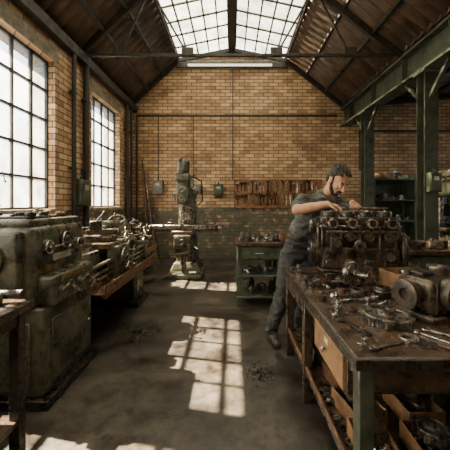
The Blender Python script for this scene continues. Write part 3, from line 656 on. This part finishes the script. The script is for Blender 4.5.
def frame(f,u):
    f=Vector(f).normalized(); s=f.cross(Vector(u)).normalized(); u2=s.cross(f).normalized()
    return Matrix((s,f,u2)).transposed()
Tr=frame((.45,-.8,-.25),(.35,-.2,1))
ell((.69,3.2,.93),(.17,.13,.14),'trou',Tr); ell((.71,3.19,1.02),(.158,.12,.09),'trou',Tr); ell((.722,3.184,1.07),(.156,.118,.026),'belt',Tr)
ell((.755,3.155,1.17),(.165,.125,.13),'shirt',Tr); ell((.82,3.11,1.29),(.185,.13,.16),'shirt',Tr); ell((.865,3.075,1.4),(.19,.12,.12),'shirt',Tr)
cap((.75,3.05,1.475),(1.05,3.12,1.45),.072,.072,'shirt'); cap((.86,3.07,1.45),(.925,3.02,1.53),.1,.068,'shirt')
cap((.91,3.03,1.49),(.975,2.975,1.585),.058,.056,'skin')
CR=frame((.45,-.8,-.25),(.5,-.35,1))
for sx in (-1,1): cap(Vector((.935,3.01,1.54))+CR@Vector((sx*.062,-.02,.01)),Vector((.935,3.01,1.54))+CR@Vector((sx*.03,.075,-.035)),.017,.014,'shirt')
def leg(h,k,a,toe):
    cap(h,k,.102,.076,'trou'); cap(k,(Vector(a)+Vector((0,0,.03))),.078,.066,'trou'); a=Vector(a); t=Vector(toe)
    cap(a+Vector((0,0,.02)),a-Vector((0,0,.02)),.05,.05,'boot'); cap(a+Vector((0,0,-.035)),a+t*.55+Vector((0,0,-.04)),.047,.045,'boot'); cap(a+t*.5+Vector((0,0,-.045)),a+t+Vector((0,0,-.05)),.045,.038,'boot')
    cap(a-t*.2+Vector((0,0,-.05)),a+Vector((0,0,-.05)),.038,.04,'boot')
leg((.605,3.17,.9),(.52,3.09,.5),(.42,3.17,.09),(.03,-.17,0)); leg((.79,3.22,.9),(.8,3.14,.5),(.74,3.32,.09),(.07,-.16,0))
def arm(sh,el,wr):
    sh=Vector(sh);el=Vector(el);wr=Vector(wr)
    cap(sh,sh.lerp(el,.6),.07,.064,'shirt'); cap(sh.lerp(el,.5),el,.047,.045,'skin'); cap(el,el.lerp(wr,.35),.045,.046,'skin'); cap(el.lerp(wr,.35),wr,.046,.03,'skin')
    cap(sh.lerp(el,.57),sh.lerp(el,.63),.071,.07,'shirt')
def hand(w,d,n,side,curl):
    w=Vector(w); d=Vector(d).normalized(); n=Vector(n); n=(n-d*n.dot(d)).normalized(); s=d.cross(n)*side
    kn=[]
    for i in range(4):
        k=w+d*(.088-.004*abs(i-1.2))+s*(i-1.5)*.0215; cap(w+d*.012+s*(i-1.5)*.012,k,.016,.0135,'skin'); kn.append(k)
    for i,(k,Lf) in enumerate(zip(kn,(.92,1.03,1.0,.78))):
        ang=.15+.06*i; p=k
        for j,(L,r) in enumerate(((.043,.0102),(.027,.0092),(.022,.0085))):
            ang+=curl*(.55 if j==0 else .8); q=p+(d*math.cos(ang)+n*math.sin(ang)+s*(i-1.5)*.06)*L*Lf; cap(p,q,r,r*.93,'skin'); p=q
    t0=w+d*.022-s*.025; t1=t0+(d*.55-s*.75+n*.35).normalized()*.042; t2=t1+(d*.85-s*.25+n*.5).normalized()*.032; t3=t2+(d*.95+s*.1+n*.4).normalized()*.026
    cap(t0,t1,.017,.0135,'skin'); cap(t1,t2,.0125,.0115,'skin'); cap(t2,t3,.0112,.0095,'skin')
rw=(.85,2.67,1.44); lw=(1.13,2.81,1.45)
arm((.71,3.02,1.475),(.60,2.79,1.385),rw); arm((1.085,3.11,1.45),(1.27,2.98,1.34),lw)
hand(rw,(.85,-.42,-.22),(-.1,-.1,-1),1,.55); hand(lw,(-.1,-.85,-.3),(-.1,-.2,-1),-1,.55)
Hs=1.1; HC=Vector((1.03,2.93,1.665)); HR=frame((.36,-.7,-.68),(.35,-.45,1))
def hp(x,y,z): return HC+HR@(Vector((x,y,z))*Hs)
def he(c,r,tag): ell(hp(*c),tuple(v*Hs for v in r),tag,HR)
def hc(a,c,r0,r1,tag): cap(hp(*a),hp(*c),r0*Hs,r1*Hs,tag)
he((0,-.012,.03),(.074,.094,.084),'skin'); he((0,.033,-.018),(.06,.06,.082),'skin'); he((0,.045,-.075),(.045,.042,.036),'skin')
hc((0,.088,.012),(0,.112,-.026),.009,.0145,'skin'); hc((-.012,.098,-.03),(.012,.098,-.03),.0095,.0095,'skin')
hc((-.036,.074,.02),(.036,.074,.02),.012,.012,'skin'); he((.036,.06,-.026),(.02,.018,.02),'skin'); he((-.036,.06,-.026),(.02,.018,.02),'skin')
for sx in (-1,1): he((sx*.077,-.008,-.012),(.011,.02,.031),'skin')
hc((-.017,.087,-.058),(.017,.087,-.058),.0075,.0075,'skin')
he((0,-.032,.05),(.08,.088,.074),'hair'); he((0,-.062,0),(.068,.05,.07),'hair')
for i in range(46):
    u=R.uniform(-1,1); t=R.uniform(-.1,.9); x=.062*u; y=.055-.13*t-.012*abs(u); yy=(y+.02)/.1
    z=.05+.078*math.sqrt(max(0,1-min(1,yy*yy)*.75-.45*u*u))
    hc((x,y,z),(x*1.1+R.uniform(-.012,.012),y-.03,z+R.uniform(-.008,.006)),.013,.009,'hair')
for sx in (-1,1): hc((sx*.071,.0,.03),(sx*.067,.014,-.035),.011,.009,'hair'); hc((sx*.058,.026,-.055),(sx*.035,.055,-.09),.017,.018,'hair'); hc((sx*.02,.09,-.05),(sx*.026,.078,-.075),.007,.008,'hair'); hc((sx*.046,.079,.031),(sx*.018,.088,.029),.0045,.0045,'hair')
he((0,.062,-.094),(.034,.028,.024),'hair'); hc((-.018,.094,-.048),(.018,.094,-.048),.005,.005,'hair')
cap(HC+HR@Vector((0,-.035,-.05)),(.97,2.985,1.57),.05,.055,'skin')
ob=MB.done()
rm=ob.modifiers.new('r','REMESH'); rm.mode='VOXEL'; rm.voxel_size=.005; rm.use_smooth_shade=True
sm=ob.modifiers.new('s','SMOOTH'); sm.factor=.5; sm.iterations=2
dg=bpy.context.evaluated_depsgraph_get(); dg.update(); me2=bpy.data.meshes.new_from_object(ob.evaluated_get(dg)); bpy.data.objects.remove(ob)
me2.materials.clear()
n=len(me2.polygons); C=np.empty(n*3); me2.polygons.foreach_get('center',C); C=C.reshape(-1,3)
def classify(P):
    best=np.full(len(P),1e9); tag=np.zeros(len(P),int)
    for q in prims:
        if q[0]=='c':
            a=np.array(q[1]);d=np.array(q[2])-a; t=np.clip(((P-a)@d)/max(d@d,1e-9),0,1); D=np.linalg.norm(P-(a+t[:,None]*d),axis=1)-(q[3]+(q[4]-q[3])*t)
        else:
            Q=(P-np.array(q[1]))@np.array(q[3]); rr=np.array(q[2]); k=np.linalg.norm(Q/rr,axis=1); g=np.linalg.norm(Q/rr**2,axis=1)+1e-9; D=k*(k-1)/g
        u=D<best; best[u]=D[u]; tag[u]=q[5]
    return tag
tg=classify(C)
nv=len(me2.vertices); V=np.empty(nv*3); me2.vertices.foreach_get('co',V); V=V.reshape(-1,3); tv=classify(V)
off=[]
for i,v in enumerate(me2.vertices):
    t=tv[i]; p=v.co
    if t<2:
        f=1-2*abs(noise.noise(Vector((p.x*9+p.z*4,p.y*9,p.z*16))))+.5*noise.noise(Vector((p.x*22,p.y*22,p.z*30))); off.append(v.normal*((f-.6)*.014))
    elif t==3: off.append(v.normal*(noise.noise(p*75)*.005))
    else: off.append(None)
for v,o in zip(me2.vertices,off):
    if o is not None: v.co=v.co+o
for m in (shirt,trou,skin,hair,boot,belt): me2.materials.append(m)
me2.polygons.foreach_set('material_index',tg.astype('int32')); me2.update()
for p in me2.polygons: p.use_smooth=True
org=Vector((.65,3.2,0)); me2.transform(Matrix.Translation(-org)); man=bpy.data.objects.new('mechanic',me2); man.location=org; bpy.context.collection.objects.link(man)
eyew=M('eye_white',(.6,.57,.53),(.5,.47,.43),.3,0,5,0); iris=M('iris',(.03,.018,.01),None,.2,0,5,0)
b=B('eyes',parent=man)
for sx in (-1,1):
    b.sph(hp(sx*.029,.0795,-.003)-org,.0125*Hs,eyew); b.sph(hp(sx*.029,.087,-.008)-org,.006*Hs,iris)
b.done()
# ---------------------------------------------------------------- light, world, camera
w=bpy.data.worlds.new('World'); bpy.context.scene.world=w; w.use_nodes=True; nt=w.node_tree; bg=nt.nodes['Background']
tc=nt.nodes.new('ShaderNodeTexCoord'); sp=nt.nodes.new('ShaderNodeSeparateXYZ'); nt.links.new(tc.outputs['Generated'],sp.inputs[0])
sky=ramp(nt,sp.outputs[2],[(.0,(.18,.19,.18)),(.1,(.28,.31,.32)),(.16,(.66,.71,.74)),(.6,(.97,.97,.97))])
cl=ramp(nt,nz(nt,tc.outputs['Generated'],5,6,.6),[(.35,(.55,.6,.66)),(.62,(1.0,.98,.95))])
mm=nt.nodes.new('ShaderNodeMixRGB'); mm.blend_type='MULTIPLY'; mm.inputs[0].default_value=1; nt.links.new(sky,mm.inputs[1]); nt.links.new(cl,mm.inputs[2])
nt.links.new(mm.outputs[0],bg.inputs[0]); bg.inputs[1].default_value=9.5
s=bpy.data.lights.new('sun','SUN'); s.energy=175; s.angle=.01; s.color=(1,.78,.53)
so=bpy.data.objects.new('sun',s); bpy.context.collection.objects.link(so); so.rotation_euler=Vector((1,-.22,-1.17)).to_track_quat('-Z','Y').to_euler(); so.location=(-8,2,10)
cam=bpy.data.cameras.new('camera'); co=bpy.data.objects.new('camera',cam); bpy.context.collection.objects.link(co)
co.location=(0,0,1.45); co.rotation_euler=(pi/2,0,0); cam.lens=24; cam.sensor_width=36; cam.shift_x=-7/450; cam.shift_y=-22/450; cam.clip_start=.05
bpy.context.scene.camera=co
